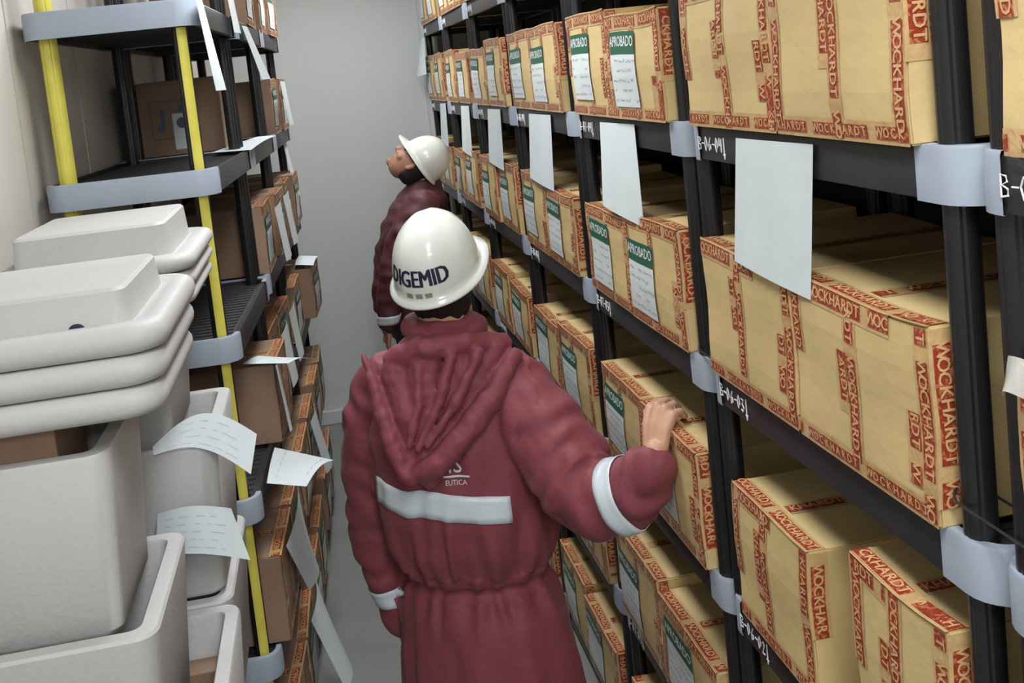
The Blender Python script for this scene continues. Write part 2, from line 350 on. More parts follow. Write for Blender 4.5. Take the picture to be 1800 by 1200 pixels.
def carton(variant, w=.391, h=.265, d=.41, labelled=True, brown=False, seed=0):
    """front face at x=0 looking to -x, origin at the bottom centre of the front face"""
    r = random.Random(seed + 100); t = thing('cardboard_box', 'x', 'box')
    ph = [r.uniform(0, 6) for _ in range(6)]; hw = w / 2
    def wf(v):
        a = v.y / hw; c = v.z / h
        bx = -.004 * (1 - a * a) * math.sin(math.pi * min(max(c, 0), 1)) * (1 if v.x < .01 else 0)
        bz = (.003 * math.sin(3 * a + ph[0]) - .004 * (1 - a * a)) * c
        return Vector((v.x + bx + .0015 * math.sin(9 * v.z / h + ph[1]), v.y + .002 * math.sin(5 * c + ph[2]), v.z + bz * (1 if v.z > h * .5 else 0)))
    b = MB(); n = 8
    def face(P, U, V):
        P, U, V = Vector(P), Vector(U), Vector(V)
        vs = [P + U * (i / n) + V * (j / n) for j in range(n + 1) for i in range(n + 1)]
        b.add(vs, [(j * (n + 1) + i, j * (n + 1) + i + 1, (j + 1) * (n + 1) + i + 1, (j + 1) * (n + 1) + i) for j in range(n) for i in range(n)])
    face((0, hw, 0), (0, -w, 0), (0, 0, h)); face((0, -hw, 0), (d, 0, 0), (0, 0, h)); face((d, -hw, 0), (0, w, 0), (0, 0, h)); face((d, hw, 0), (-d, 0, 0), (0, 0, h))
    face((0, hw, h), (0, -w, 0), (d, 0, 0)); face((0, -hw, 0), (0, w, 0), (d, 0, 0))
    b.warp(wf); me = b.mesh('carton', m_cardb if brown else m_card)
    bm = bmesh.new(); bm.from_mesh(me); bmesh.ops.remove_doubles(bm, verts=bm.verts[:], dist=.0002); bmesh.ops.recalc_face_normals(bm, faces=bm.faces[:])
    es = [e for e in bm.edges if len(e.link_faces) == 2 and e.calc_face_angle(0) > .8]
    bmesh.ops.bevel(bm, geom=es, offset=.003, segments=2, affect='EDGES'); bm.to_mesh(me); bm.free()
    obj('carton', me, t)
    X, Y, Z = Vector((1, 0, 0)), Vector((0, 1, 0)), Vector((0, 0, 1)); tw = .025
    def tape(P, L, Wv, nn, ln, width=tw):
        q = MB(); strip(q, P, L, Wv, nn, ln, width, r.uniform(0, .17)); q.warp(wf); q.build('tape', [m_tape, m_red, m_letter], t)
    e = .0
    cy = r.uniform(-.02, .02)
    tape((-e, cy, h - .002), -Z, -Y, -X, h - .004)                                   # centre seam down the front
    tape((-e, cy + .026, h - r.uniform(.03, .09)), -Z, -Y, -X, h * r.uniform(.35, .6))          # overlapping second run
    tape((-e, -hw + .018, h - .004), -Z, -Y, -X, h - .008)                           # near corner, front
    if variant != 1: tape((-e, -hw + .047, h * r.uniform(.4, .6)), -Z, -Y, -X, h * .38)
    tape((.016, -hw, h - .004), -Z, X, -Y, h * r.uniform(.55, .95))                   # near corner, side
    if r.random() < .7: tape((-e, hw - .016, h - .004), -Z, -Y, -X, h * r.uniform(.4, .95))
    tape((-e, hw - .003, .014), -Y, Z, -X, w - .006, .018)                           # bottom edge
    tape((-e, hw - .003, h - .014), -Y, Z, -X, w * (1 if labelled else r.uniform(.4, .8)) - .008)   # top edge, front
    tape((.016, hw - .003, h), -Y, X, Z, w - .006)                                   # top edge, lid
    tape((.04, 0, h), X, Y, Z, d - .05)                                              # lid seam
    if labelled:
        lw, lh = .19, .175; ly = hw - .022 - lw / 2 - r.uniform(0, .03); lz = .028 + lh / 2 + r.uniform(0, .015)
        q = MB(); x = -.0034
        def lq(a0, a1, c0, c1, off, mi):
            m_ = 4
            for s_ in range(m_):
                u0 = a0 + (a1 - a0) * s_ / m_; u1 = a0 + (a1 - a0) * (s_ + 1) / m_
                for g in range(5):
                    e0, e1 = c0 + (c1 - c0) * g / 5, c0 + (c1 - c0) * (g + 1) / 5
                    q.add([(x - off, ly - u0, lz + e0), (x - off, ly - u1, lz + e0), (x - off, ly - u1, lz + e1), (x - off, ly - u0, lz + e1)], [(0, 1, 2, 3)], mi)
        lq(-lw / 2, lw / 2, -lh / 2, lh / 2, 0, 0); lq(-lw / 2, lw / 2, lh / 2 - .052, lh / 2, .0006, 1)
        put_text(q, 'APROBADO', .034, (x - .0012, ly, lz + lh / 2 - .024), (0, -1, 0), (0, 0, 1), 0, bold=.0008)
        for row in range(5):
            yy = lz + lh / 2 - .068 - row * .023; u = -lw / 2 + .012
            while u < lw / 2 - .02:
                ln = r.uniform(.012, .04)
                if r.random() < .75:
                    k_ = 0
                    while k_ * .004 < ln:
                        z1, z2 = r.uniform(-.004, .004), r.uniform(-.004, .004)
                        q.add([(x - .001, ly - u - k_ * .004, yy + z1), (x - .001, ly - u - k_ * .004 - .004, yy + z2), (x - .001, ly - u - k_ * .004 - .004, yy + z2 + .0014), (x - .001, ly - u - k_ * .004, yy + z1 + .0014)], [(0, 1, 2, 3)], 2)
                        k_ += 1
                u += ln + .008
        q.warp(wf); q.build('approval_label', [m_white, m_green, m_ink], t)
    return t
protos = {}
def get_box(kind, v):
    key = (kind, v)
    if key not in protos:
        kw = dict(R=dict(labelled=True), P=dict(labelled=False), T=dict(labelled=False, w=.25, h=.34, d=.38), U=dict(labelled=False, w=.33, h=.27),
                  F=dict(labelled=True, w=.391, h=.24), L=dict(labelled=True, brown=True, w=.36, h=.25, d=.36), G=dict(labelled=False, brown=True, w=.36, h=.26, d=.38))[kind]
        protos[key] = carton(v, seed=hash_(kind) + v * 13, **kw); return protos[key]
    return copy_thing(protos[key])
def hash_(k): return ord(k) * 7
def place(kind, v, loc, rz, label, group):
    o = get_box(kind, v); o.location = loc; o.rotation_euler = (0, 0, rz); tag(o, label, 'box', group); return o
levn = {6: 'topmost shelf', 5: 'shelf near eye level', 4: 'chest-high shelf', 3: 'waist-high shelf', 2: 'knee-high shelf', 1: 'floor-level shelf'}
ordw = ['first', 'second', 'third', 'fourth', 'fifth', 'sixth', 'seventh', 'eighth', 'ninth', 'tenth', 'eleventh', 'twelfth', 'thirteenth', 'fourteenth']
BX = AX - .014
NB, FB = .082 + .1955, .868 - .1955
gL = {5: 'taped cartons on the right row, shelf near eye level', 4: 'taped cartons on the right row, chest-high shelf', 3: 'taped cartons on the right row, waist-high shelf',
      2: 'taped cartons on the right row, knee-high shelf', 1: 'taped cartons on the right row, floor-level shelf', 6: 'taped cartons on the right row, topmost shelf'}
for lev in (5, 4, 3, 2, 1, 6):
    z = ZR[lev - 1] + .001; cnt = 0
    for k in range(-1, 6):
        for s_ in (0, 1):
            if k == -1 and (s_ == 0 or lev in (6, 2, 1)): continue
            if lev == 6 and k < 3: continue
            if lev == 2 and k < 1: continue
            if lev == 1 and (k < 1 or k > 3): continue
            yc = Y0 + k * UW + (NB, FB)[s_]; kind = 'P' if k <= 0 else ('R' if (k + s_ + lev) % 3 else 'F'); v = (k * 3 + s_ * 2 + lev * 5) % 4
            rz = R(rng.uniform(-.8, .8)); x = BX + rng.uniform(-.003, .006)
            if lev == 3 and k == 0: kind = ('T', 'U')[s_]; yc = Y0 + (.21, .66)[s_]
            if lev == 3 and k == 1: kind = 'R'
            what = {'P': 'plain red-taped carton', 'T': 'upright narrow red-taped carton', 'U': 'squat plain red-taped carton',
                    'R': 'tan carton with green-headed label', 'F': 'low tan carton with green-headed label'}[kind]
            if k == -1: pos = 'cut by the right picture edge'; yc -= .035
            elif cnt < 0: pos = ''
            else: pos = ordw[cnt] + ' from the camera'; 
            if k >= 0: cnt += 1
            if kind in ('R', 'F') and lev != 6 and k < 0: kind = 'P'
            place(kind, v, (x, yc, z), rz, '%s, right row %s, %s' % (what, levn[lev], pos), gL[lev])
# plastic film tucked over the corner of the carton at the picture's right edge
for (x, y, z, lb, ly_) in ((AX + .024, Y0, 1.553, 'thin black wire tie looped round the two nearest right posts', .082), (AX + .024, Y0 + UW + .01, 1.525, 'thin black wire tie round second pair of right posts', .052)):
    b = MB(); pts = []
    for k in range(25):
        a = 2 * math.pi * k / 24; pts.append((x + .0245 * math.cos(a) * (1 if True else 0), y + ly_ * math.sin(a) , z + .006 * math.cos(a)))
    def lp_(k):
        a = 2 * math.pi * k / 32; c_, s_ = math.cos(a), math.sin(a); L_ = ly_ - .024
        return (x + .0255 * c_, y + (L_ if s_ > 0 else -L_) + .0255 * s_, z + .01 * s_)
    b.tube([lp_(k) for k in range(1, 33)] + [lp_(1)], .0018, n=6, cap_round=False); tag(b.build('wire_tie', m_grey if False else m_black), lb, 'wire')
sheet('plastic_film', [(.708, 1.022, 1.782), (.708, .97, 1.784), (.704, .985, 1.742), (.704, 1.03, 1.735)], 'crumpled clear plastic film on carton corner at right picture edge', bulge=(-.012, 0, .01)).data.materials[0] = m_plastic
# left row cartons; t = distance along the row from its near end, off = how far they stick out
def leftp(t, off, z): p = PL + dL * t + nL * off; return (p.x, p.y, z)
for lev, lst in {6: [(1.50, 0, 'L'), (2.02, .0, 'L'), (2.42, .01, 'L')], 5: [(2.12, .0, 'L'), (2.51, .01, 'L')], 4: [(1.16, .0, 'L'), (1.56, .015, 'L'), (2.05, .01, 'L'), (2.45, .02, 'L')],
                 3: [(.655, .035, 'G'), (1.12, -.03, 'L'), (1.50, -.02, 'L'), (2.02, .0, 'L'), (2.47, .06, 'L')], 2: [(.26, .03, 'G'), (.66, .03, 'L'), (1.16, .03, 'L'), (1.56, .03, 'L'), (2.05, .03, 'L'), (2.45, .03, 'L')],
                 1: [(.28, .02, 'G'), (.67, .02, 'L'), (1.15, .02, 'L'), (1.55, .02, 'L'), (2.1, .02, 'L'), (2.5, .02, 'L')]}.items():
    for i, (t_, off, kind) in enumerate(lst):
        place(kind, i % 3, leftp(t_, off, ZL[lev - 1] + .001), rzL + R(rng.uniform(-2, 2)),
              '%s, left row %s, %s from the camera' % ({'L': 'brown carton with label sheet', 'G': 'large plain brown carton with taped edge'}[kind], levn[lev], ordw[i]), 'brown cartons on the left row, ' + levn[lev])
# carton seen end-on through the open left unit, with a printed product label
t = thing('cardboard_box', 'brown carton with printed black outline label, seen through the open left unit', 'box', leftp(1.02, -.10, ZL[4] + .001), rzL)
b = MB(); b.box((0, -.36, 0), (.34, 0, .27)); bo = b.build('carton', m_cardb, t, bevel=.003)
q = MB(); yq = .0008
def rect(x0, x1, z0, z1, mi, o_=0): q.add([(x0, yq + o_, z0), (x1, yq + o_, z0), (x1, yq + o_, z1), (x0, yq + o_, z1)], [(0, 1, 2, 3)], mi)
for (x0, x1, z0, z1) in ((.10, .25, .06, .064), (.10, .25, .196, .2), (.10, .103, .06, .2), (.247, .25, .06, .2)): rect(x0, x1, z0, z1, 0)
for (x0, x1, z0, z1) in ((.20, .215, .11, .17), (.13, .15, .13, .18), (.205, .23, .09, .11)): rect(x0, x1, z0, z1, 0, .0003)
rect(.11, .175, .02, .15, 1, .0004)
q.add([(.142 + .02 * math.cos(a * .5), yq + .0008, .115 + .02 * math.sin(a * .5)) for a in range(13)], [tuple(range(13))], 0)
q.build('printed_label', [m_ink, m_white], t)

# ---------------------------------------------------------------- papers
pw = ['second-nearest right unit', 'third', 'fourth', 'fifth', 'sixth']
hang = [(1.769, 1.476, 1.752, 'largest, in front of the nearest plain cartons', .03), (2.664, 2.367, 1.757, 'next behind the largest one', -.03), (3.575, 3.24, 1.752, 'third from the camera', .02),
        (4.44, 4.14, 1.75, 'fourth from the camera', .0), (5.25, 4.98, 1.752, 'fifth from the camera', .0), (6.12, 5.86, 1.752, 'farthest, beside the end wall', .0)]
for i, (yf, yn, zb, txt, dy) in enumerate(hang):
    x = AX - .006
    sheet('paper_sheet', [(x, yf, 1.984), (x, yn, 1.988), (x - .008, yn + dy, zb - .006), (x - .016, yf + dy * .4, zb + .012)], 'blank white sheet hanging from right shelf rim, ' + txt, 'white sheets taped to the right shelf rim',
          bulge=(-.004, 0, 0), curl=.2)
x = AX - .02
sheet('paper_sheet', [(x, 6.62, 2.38), (x, 6.45, 2.38), (x - .02, 6.35, 2.16), (x - .05, 6.66, 2.14)], 'pale curled sheet hanging from topmost right shelf by end wall', bulge=(-.02, 0, 0))
# left row sheets
def lp(t, off, z): return Vector(leftp(t, off, z))
sheet('paper_sheet', [lp(.10, .012, 2.42), lp(-.01, .012, 2.42), lp(.02, .03, 2.17), lp(.12, .03, 2.17)], 'long white sheet hanging from topmost left shelf corner', bulge=(.02, 0, 0))
sheet('paper_sheet', [lp(1.20, .012, 2.40), lp(1.02, .012, 2.40), lp(1.02, .06, 2.20), lp(1.22, .06, 2.20)], 'white sheet hanging from topmost left shelf beside dark posts', bulge=(.02, 0, 0))
sheet('paper_sheet', [lp(.86, .012, 2.50), lp(.68, .012, 2.50), lp(.70, .02, 2.36), lp(.87, .02, 2.36)], 'white sheet stuck on topmost left shelf rim, upper edge of picture', bulge=(.01, 0, 0))
sheet('paper_sheet', [lp(1.78, -.06, 1.966), lp(.80, -.12, 1.966), lp(.74, .02, 1.964), lp(1.74, .02, 1.962)], 'white sheet lying flat along the left shelf near eye level', bulge=(0, 0, .006))
sheet('paper_sheet', [lp(2.62, -.02, 1.93), lp(2.45, -.02, 1.93), lp(2.42, .02, 1.62), lp(2.62, .02, 1.62)], 'narrow white sheet hanging by end wall from left eye-level shelf', bulge=(.01, 0, 0))
sheet('paper_sheet', [lp(.55, -.02, 1.30), lp(.46, -.06, 1.302), lp(.44, .085, 1.29), lp(.62, .155, 1.245)], 'white sheet sticking out over large brown carton, left waist-high shelf', bulge=(0, 0, .012), writing=2)
sheet('paper_sheet', [lp(.50, .045, 1.29), lp(.43, .045, 1.29), lp(.46, .06, 1.06), lp(.52, .05, 1.06)], 'white strip hanging down front of large brown carton, left waist-high shelf', bulge=(.01, 0, 0))
sheet('paper_sheet', [lp(.42, .01, 1.03), lp(.14, .01, 1.02), lp(.16, .12, .985), lp(.42, .19, .96)], 'white sheet bent outward over left waist-high shelf rim', bulge=(0, 0, .02), writing=2)
sheet('paper_sheet', [lp(2.58, -.02, 1.30), lp(2.30, -.02, 1.30), lp(2.28, .07, 1.29), lp(2.58, .08, 1.285)], 'white sheet lying on farthest brown carton, left waist-high shelf', bulge=(0, 0, .01))
sheet('paper_sheet', [lp(.62, .045, .82), lp(.12, .045, .83), lp(.34, .07, .58), lp(.6, .05, .58)], 'long curled white sheet on carton front, left knee-high shelf', bulge=(.035, 0, 0))
sheet('paper_sheet', [lp(1.62, .045, .80), lp(1.36, .045, .80), lp(1.4, .08, .56), lp(1.62, .06, .56)], 'white sheet hanging off middle carton, left knee-high shelf', bulge=(.03, 0, 0))
sheet('paper_sheet', [lp(.80, .045, .40), lp(.50, .045, .40), lp(.52, .13, .12), lp(.80, .10, .12)], 'white sheet curling off carton, left floor-level shelf', bulge=(.03, 0, 0))
for i, (t_, lev) in enumerate([(1.16, 4), (1.56, 4), (1.12, 3), (1.5, 3), (2.12, 5)]):
    off = .045 if lev != 3 else .015
    sheet('paper_sheet', [lp(t_ + .12, off, ZL[lev - 1] + .235), lp(t_ - .14, off, ZL[lev - 1] + .235), lp(t_ - .13, off + .018, ZL[lev - 1] + .03), lp(t_ + .12, off + .012, ZL[lev - 1] + .03)],
          'curled white sheet on front of %s carton, left row %s' % (['first', 'second', 'second', 'third', 'first'][i], levn[lev]), 'curled sheets on left cartons', bulge=(.012, 0, 0))

# ---------------------------------------------------------------- foam coolers
def rrect(x0, x1, y0, y1, r, z, n=5):
    out = []
    for cx, cy, a in ((x0 + r, y0 + r, 180), (x1 - r, y0 + r, 270), (x1 - r, y1 - r, 0), (x0 + r, y1 - r, 90)):
        for k in range(n + 1): out.append(Vector((cx + r * math.cos(R(a + 90 * k / n)), cy + r * math.sin(R(a + 90 * k / n)), z)))
    return out
def foam_box(x0, x1, y0, y1, z0, z1, label, taper=.025, wall=.035, cardboard=None):
    t = thing('foam_box', label, 'box', ((x0 + x1) / 2, (y0 + y1) / 2, z0), 0, 'white foam boxes')
    ox, oy = (x0 + x1) / 2, (y0 + y1) / 2; hx, hy, H = (x1 - x0) / 2, (y1 - y0) / 2, z1 - z0
    rr = lambda d, r, z: rrect(-hx + d, hx - d, -hy + d, hy - d, r, z)
    b = MB(); b.rings([rr(taper + .01, .03, 0), rr(taper, .035, .012), rr(0, .04, H - .006), rr(.004, .036, H), rr(wall - .004, .022, H), rr(wall, .018, H - .006), rr(wall + taper * .6, .015, .04)], cap=True)
    o = b.build('tub', m_foam, t, smooth=True); md = o.modifiers.new('es', 'EDGE_SPLIT'); md.split_angle = R(38)
    return t
def cooler_cover(x0, x1, y0, y1, z, label, top=True, rim=.052, raised=.055, inset=.062):
    t = thing('foam_cover', label, 'lid', ((x0 + x1) / 2, (y0 + y1) / 2, z), 0, 'white foam lids')
    hx, hy = (x1 - x0) / 2, (y1 - y0) / 2; rr = lambda d, r, z_: rrect(-hx + d, hx - d, -hy + d, hy - d, r, z_, 7)
    b = MB(); rs = [rr(.03, .05, 0)]
    for k in range(9):   # rounded rim
        a = R(-80 + 20 * k); rs.append(rr(.02 - .02 * math.cos(a), .06, rim / 2 + rim / 2 * math.sin(a)))
    rs += [rr(.036, .04, rim), rr(.046, .038, rim - .008)]
    if top: rs += [rr(inset, .03, rim - .008), rr(inset + .006, .024, rim + raised - .006), rr(inset + .012, .02, rim + raised)]
    b.rings(rs); o = b.build('lid_shell', m_foam, t, smooth=True); md = o.modifiers.new('es', 'EDGE_SPLIT'); md.split_angle = R(38)
    return t
# near stack A
foam_box(-.77, -.40, 1.84, 2.22, .0, .31, 'white foam box on floor, bottom of near stack')
foam_box(-.77, -.40, 1.84, 2.22, .32, .63, 'white foam box second from floor in near stack')
foam_box(-.85, -.290, 1.745, 2.365, .64, 1.03, 'large open white foam box with brown carton behind the near boxes')
b = MB(); b.box((-.48, 2.255, .69), (-.342, 2.318, .94)); o = b.build('cardboard_box', m_cardb, bevel=.003); tag(o, 'thin brown carton tucked inside the large open foam box', 'box')
foam_box(-.81, -.365, 1.80, 2.24, .955, 1.265, 'wide open white foam box under the tall near box')
foam_box(-.79, -.41, 1.84, 2.20, 1.245, 1.575, 'tall open white foam box below the three stacked lids', taper=.02)
b = MB(); b.box((-.74, 1.885, 1.30), (-.50, 2.10, 1.635)); o = b.build('cardboard_box', m_cardb, bevel=.003); tag(o, 'brown carton standing inside the tall open foam box', 'box')
cooler_cover(-.84, -.300, 1.80, 2.30, 1.636, 'lowest of three nested white foam lids on near stack', top=False)
cooler_cover(-.84, -.292, 1.80, 2.31, 1.690, 'middle of three nested white foam lids on near stack', top=False)
lid = cooler_cover(-.84, -.284, 1.80, 2.32, 1.744, 'topmost white foam lid with blue mark on near stack')
q = MB(); q.add([(.128 + .013 * math.cos(R(a)), -.2005 + .0012 * math.sin(R(a)), .046 + .009 * math.sin(R(a))) for a in range(0, 181, 20)], [tuple(range(10))])
q.build('blue_mark', m_navy, lid)
# second stack B, behind
foam_box(-.74, -.36, 2.40, 2.86, .0, .33, 'white foam box on floor, bottom of rear stack')
foam_box(-.76, -.31, 2.38, 2.88, .70, 1.03, 'open white foam box in rear stack below paper-draped one')
foam_box(-.74, -.36, 2.40, 2.86, .34, .69, 'white foam box second from floor in rear stack')
foam_box(-.74, -.300, 2.38, 2.86, 1.035, 1.39, 'open white foam box draped with paper in rear stack')
foam_box(-.74, -.375, 2.42, 2.84, 1.37, 1.70, 'tall closed-looking white foam box under rear stack lids')
cooler_cover(-.74, -.305, 2.38, 2.88, 1.703, 'lowest white foam lid on rear stack', top=False, rim=.036)
cooler_cover(-.74, -.300, 2.38, 2.89, 1.742, 'middle white foam lid on rear stack', top=False, rim=.036)
cooler_cover(-.74, -.295, 2.38, 2.90, 1.781, 'topmost white foam lid with raised top on rear stack', rim=.04, raised=.07, inset=.055)
# open box C between the stacks
sheet('paper_sheet', [(-.435, 2.385, 1.405), (-.212, 2.40, 1.392), (-.232, 2.355, 1.318), (-.432, 2.365, 1.392)], 'white sheet draped over the rear open foam box corner', bulge=(.0, .02, .056), bf=(1, -.4), writing=4, n=16)
sheet('paper_sheet', [(-.44, 2.36, 1.262), (-.285, 2.365, 1.245), (-.255, 2.33, 1.135), (-.455, 2.34, 1.175)], 'white handwritten sheet stuck on rear foam box front', bulge=(.0, -.02, .02), bf=(1, 0), writing=5)

# ---------------------------------------------------------------- people
def solid(mb, voxel, smooth_it=6, name='tmp'):
    me = mb.mesh(name, m_coat); o = obj(name, me)
    md = o.modifiers.new('r', 'REMESH'); md.mode = 'VOXEL'; md.voxel_size = voxel
    sm = o.modifiers.new('s', 'SMOOTH'); sm.iterations = smooth_it; sm.factor = .5
    dg = bpy.context.evaluated_depsgraph_get(); dg.update(); me2 = bpy.data.meshes.new_from_object(o.evaluated_get(dg))
    bpy.data.objects.remove(o); me2.polygons.foreach_set('use_smooth', [True] * len(me2.polygons)); me2.materials.clear(); return me2
def displace(me, f):
    nrm = [v.normal.copy() for v in me.vertices]
    for v, n in zip(me.vertices, nrm): v.co = v.co + n * f(v.co, n)
    me.update()
def finish(me, name, m, parent, inv): 
    me.materials.append(m); o = obj(name, me, parent); me.name = name
    me.transform(inv); return o
def sections(mb, secs, yaw, n=32):
    """stacked ellipses (cx, cy, z, half width, half depth)"""
    rs = []
    c, s_ = math.cos(yaw), math.sin(yaw)
    for cx, cy, z, w, d in secs:
        ring = []
        for k in range(n):
            a = 2 * math.pi * k / n; u, v = w * math.cos(a), d * math.sin(a)
            ring.append(Vector((cx + u * c + v * s_, cy - u * s_ + v * c, z)))
        rs.append(ring)
    mb.rings(rs)
def helmet(parent, loc, yaw, tilt, roll=0, text=None, sc=1.0):
    """front is +y, rim plane z=0"""
    h = MB(); n = 48; rs = []
    def shell(a, el, o=0):
        rxx, ryy, rz = .109 + o, .136 + o, .160 + o
        ce = math.cos(el) ** .92; x = rxx * ce * math.cos(a); y = ryy * ce * math.sin(a) - .004; z = rz * math.sin(el)
        ridge = .0035 * (math.exp(-((x) / .014) ** 2) + .7 * math.exp(-((abs(x) - .036) / .011) ** 2)) * max(0, math.sin(el)) ** .8
        return Vector((x, y, z + ridge))
    for el in (88, 82, 74, 66, 57, 48, 39, 30, 21, 12, 5, 0):
        rs.append([shell(2 * math.pi * k / n, R(el)) for k in range(n)])
    def brim(k, o, z):
        a = 2 * math.pi * k / n; f = max(0, math.sin(a)) ** 3; p = shell(a, 0); d = Vector((math.cos(a), math.sin(a), 0))
        return p + d * (o + (.042 * f) * (o / .016)) + Vector((0, 0, z - .010 * f * o / .016))
    for o_, z in ((.006, -.003), (.016, -.012), (.017, -.017), (.013, -.018), (.0, -.010)): rs.append([brim(k, o_, z) for k in range(n)])
    rs.append([shell(2 * math.pi * k / n, R(2), -.006) for k in range(n)])
    for el in (20, 45, 70, 87): rs.append([shell(2 * math.pi * k / n, R(el), -.006) for k in range(n)])
    h.rings(rs)
    Mx = Matrix.Translation(loc) @ Matrix.Rotation(-yaw, 4, 'Z') @ Matrix.Rotation(tilt, 4, 'X') @ Matrix.Rotation(roll, 4, 'Y') @ Matrix.Scale(sc, 4)
    o = h.build('helmet', m_helm, parent, smooth=True); o.matrix_local = Mx
    st = MB()   # inner headband
    st.rings([[shell(2 * math.pi * k / n, 0, -d) + Vector((0, 0, z)) for k in range(n)] for d, z in ((.016, .0), (.016, -.03), (.019, -.03), (.019, 0))], cap=False)
    hb = st.build('headband', m_hair, o, smooth=True)
    if text:
        tm = MB(); vv, ff = text2d(text, .058)
        tm.add([shell(-math.pi / 2 + (u * .82 + .001) / .118, R(20) + v / .15, .0012) for u, v in vv], ff)
        for d in (.0022, .0011, -.0011, -.0022): tm.add([shell(-math.pi / 2 + (u * .82 + .001 + d) / .118, R(20) + v / .15, .0016 + abs(d) * .05) for u, v in vv], ff)
        tm.build('printed_name', m_navy, o)
        sk = MB()
        for c0 in (-.026, .004, .032):
            sk.add([shell(-math.pi / 2 + (c0 + u) / .125, R(4.5) + v / .15, .0012) for u, v in ((-.01, -.006), (.01, -.006), (.01, .006), (-.01, .006))], [(0, 1, 2, 3)])
        sk.build('small_sticker', m_sticker, o)
    return o
def head_shape(mb, c, yaw, tilt, face=True):
    """front +y; c = centre of skull"""
    Mx = Matrix.Translation(c) @ Matrix.Rotation(-yaw, 4, 'Z') @ Matrix.Rotation(tilt, 4, 'X')
    q = MB()
    secs = [(-.125, .025, .030, .030), (-.11, .028, .046, .048), (-.085, .02, .060, .070), (-.05, .008, .069, .088), (-.01, 0, .075, .096), (.03, -.002, .076, .097), (.07, -.006, .068, .088), (.10, -.01, .045, .06), (.115, -.01, .015, .02)]
    q.rings([[Vector((w * math.cos(2 * math.pi * k / 28), cy + d * math.sin(2 * math.pi * k / 28), z)) for k in range(28)] for z, cy, w, d in secs])
    if face:
        q.tube([(0, .088, .018), (0, .103, -.008), (0, .112, -.028)], [.009, .012, .015])      # nose
        q.tube([(-.014, .098, -.034), (.014, .098, -.034)], .009)
        q.tube([(-.022, .086, -.062), (0, .094, -.060), (.022, .086, -.062)], .0085)            # lips
        q.tube([(-.018, .084, -.073), (0, .090, -.073), (.018, .084, -.073)], .008)
        q.tube([(-.04, .084, .034), (0, .092, .032), (.04, .084, .034)], .011)                  # brow
        q.tube([(0, .072, -.102), (0, .08, -.10)], .02)                                        # chin
        for s_ in (-1, 1): q.tube([(s_ * .045, .066, -.03), (s_ * .03, .075, -.02)], .02)      # cheeks
    for s_ in (-1, 1):
        q.tube([(s_ * .078, -.004, .022), (s_ * .086, -.012, .004), (s_ * .082, -.006, -.022), (s_ * .074, .0, -.03)], [.009, .012, .01, .007])
    mb.add([Mx @ v for v in q.v], q.f); return Mx
def band_on(bvh, ring_pts, centers, w_dir, width, name, m, parent, inv, off=.004, nseg=4):
    """strip that follows a garment: for each outer point shoot toward its centre and lay the strip on the surface"""
    b = MB(); cols = []
    for p, c in zip(ring_pts, centers):
        col = []
        for j in range(nseg + 1):
            q = Vector(w_dir(p, c)) * ((j / nseg - .5) * width); a = Vector(p) + q; d = (Vector(c) + q - a).normalized()
            hit = bvh.ray_cast(a, d)
            col.append(hit[0] - d * off if hit[0] else a)
        cols.append(col)
    for i in range(len(cols) - 1):
        for j in range(nseg): b.add([cols[i][j], cols[i + 1][j], cols[i + 1][j + 1], cols[i][j + 1]], [(0, 1, 2, 3)])
    me = b.mesh(name, m); bm = bmesh.new(); bm.from_mesh(me); bmesh.ops.remove_doubles(bm, verts=bm.verts[:], dist=.0003); bm.to_mesh(me); bm.free()
    me.transform(inv); me.polygons.foreach_set('use_smooth', [True] * len(me.polygons))
    o = obj(name, me, parent); s_ = o.modifiers.new('t', 'SOLIDIFY'); s_.thickness = .002; s_.offset = 0; return o

# ---- person near: maroon hooded coat, hand on a carton
P1 = Vector((.28, 2.72, 0)); YW = R(30)
p1 = thing('person', 'person in maroon hooded coat and white helmet, back turned, hand on a carton', 'person', P1)
inv = Matrix.Translation(-P1)
hc = Vector((.262, 2.70, 1.655))
body = MB()
head_shape(body, hc + Vector((0, 0, -.01)), R(36), R(18))
body.tube([(.262, 2.70, 1.58), (.265, 2.71, 1.48)], [.06, .068])
sections(body, [(.27, 2.72, .80, .12, .08), (.27, 2.72, .95, .14, .10), (.27, 2.72, 1.2, .16, .11), (.27, 2.72, 1.36, .17, .10), (.27, 2.72, 1.46, .08, .07)], YW)
for s_ in (-1, 1):
    hx, hy = .275 + s_ * .09 * math.cos(YW), 2.72 - s_ * .09 * math.sin(YW)
    body.tube([(hx, hy, .86), (hx + s_ * .01, hy, .5), (hx + s_ * .015, hy, .1), (hx + s_ * .02, hy, .05)], [.085, .06, .045, .045])
body.tube([(.42, 2.65, 1.34), (.553, 2.42, 1.10)], [.055, .045]); body.tube([(.553, 2.42, 1.10), (.62, 2.35, 1.13), (.672, 2.27, 1.245)], [.043, .038, .028])
body.tube([(.10, 2.80, 1.33), (.045, 2.86, .98)], [.055, .042]); body.tube([(.045, 2.86, .98), (.08, 2.84, .68), (.10, 2.85, .60)], [.042, .03, .04])
kn = [(.692, 2.352, 1.322), (.704, 2.330, 1.331), (.716, 2.307, 1.329), (.726, 2.286, 1.318)]
wr = Vector((.674, 2.275, 1.245))
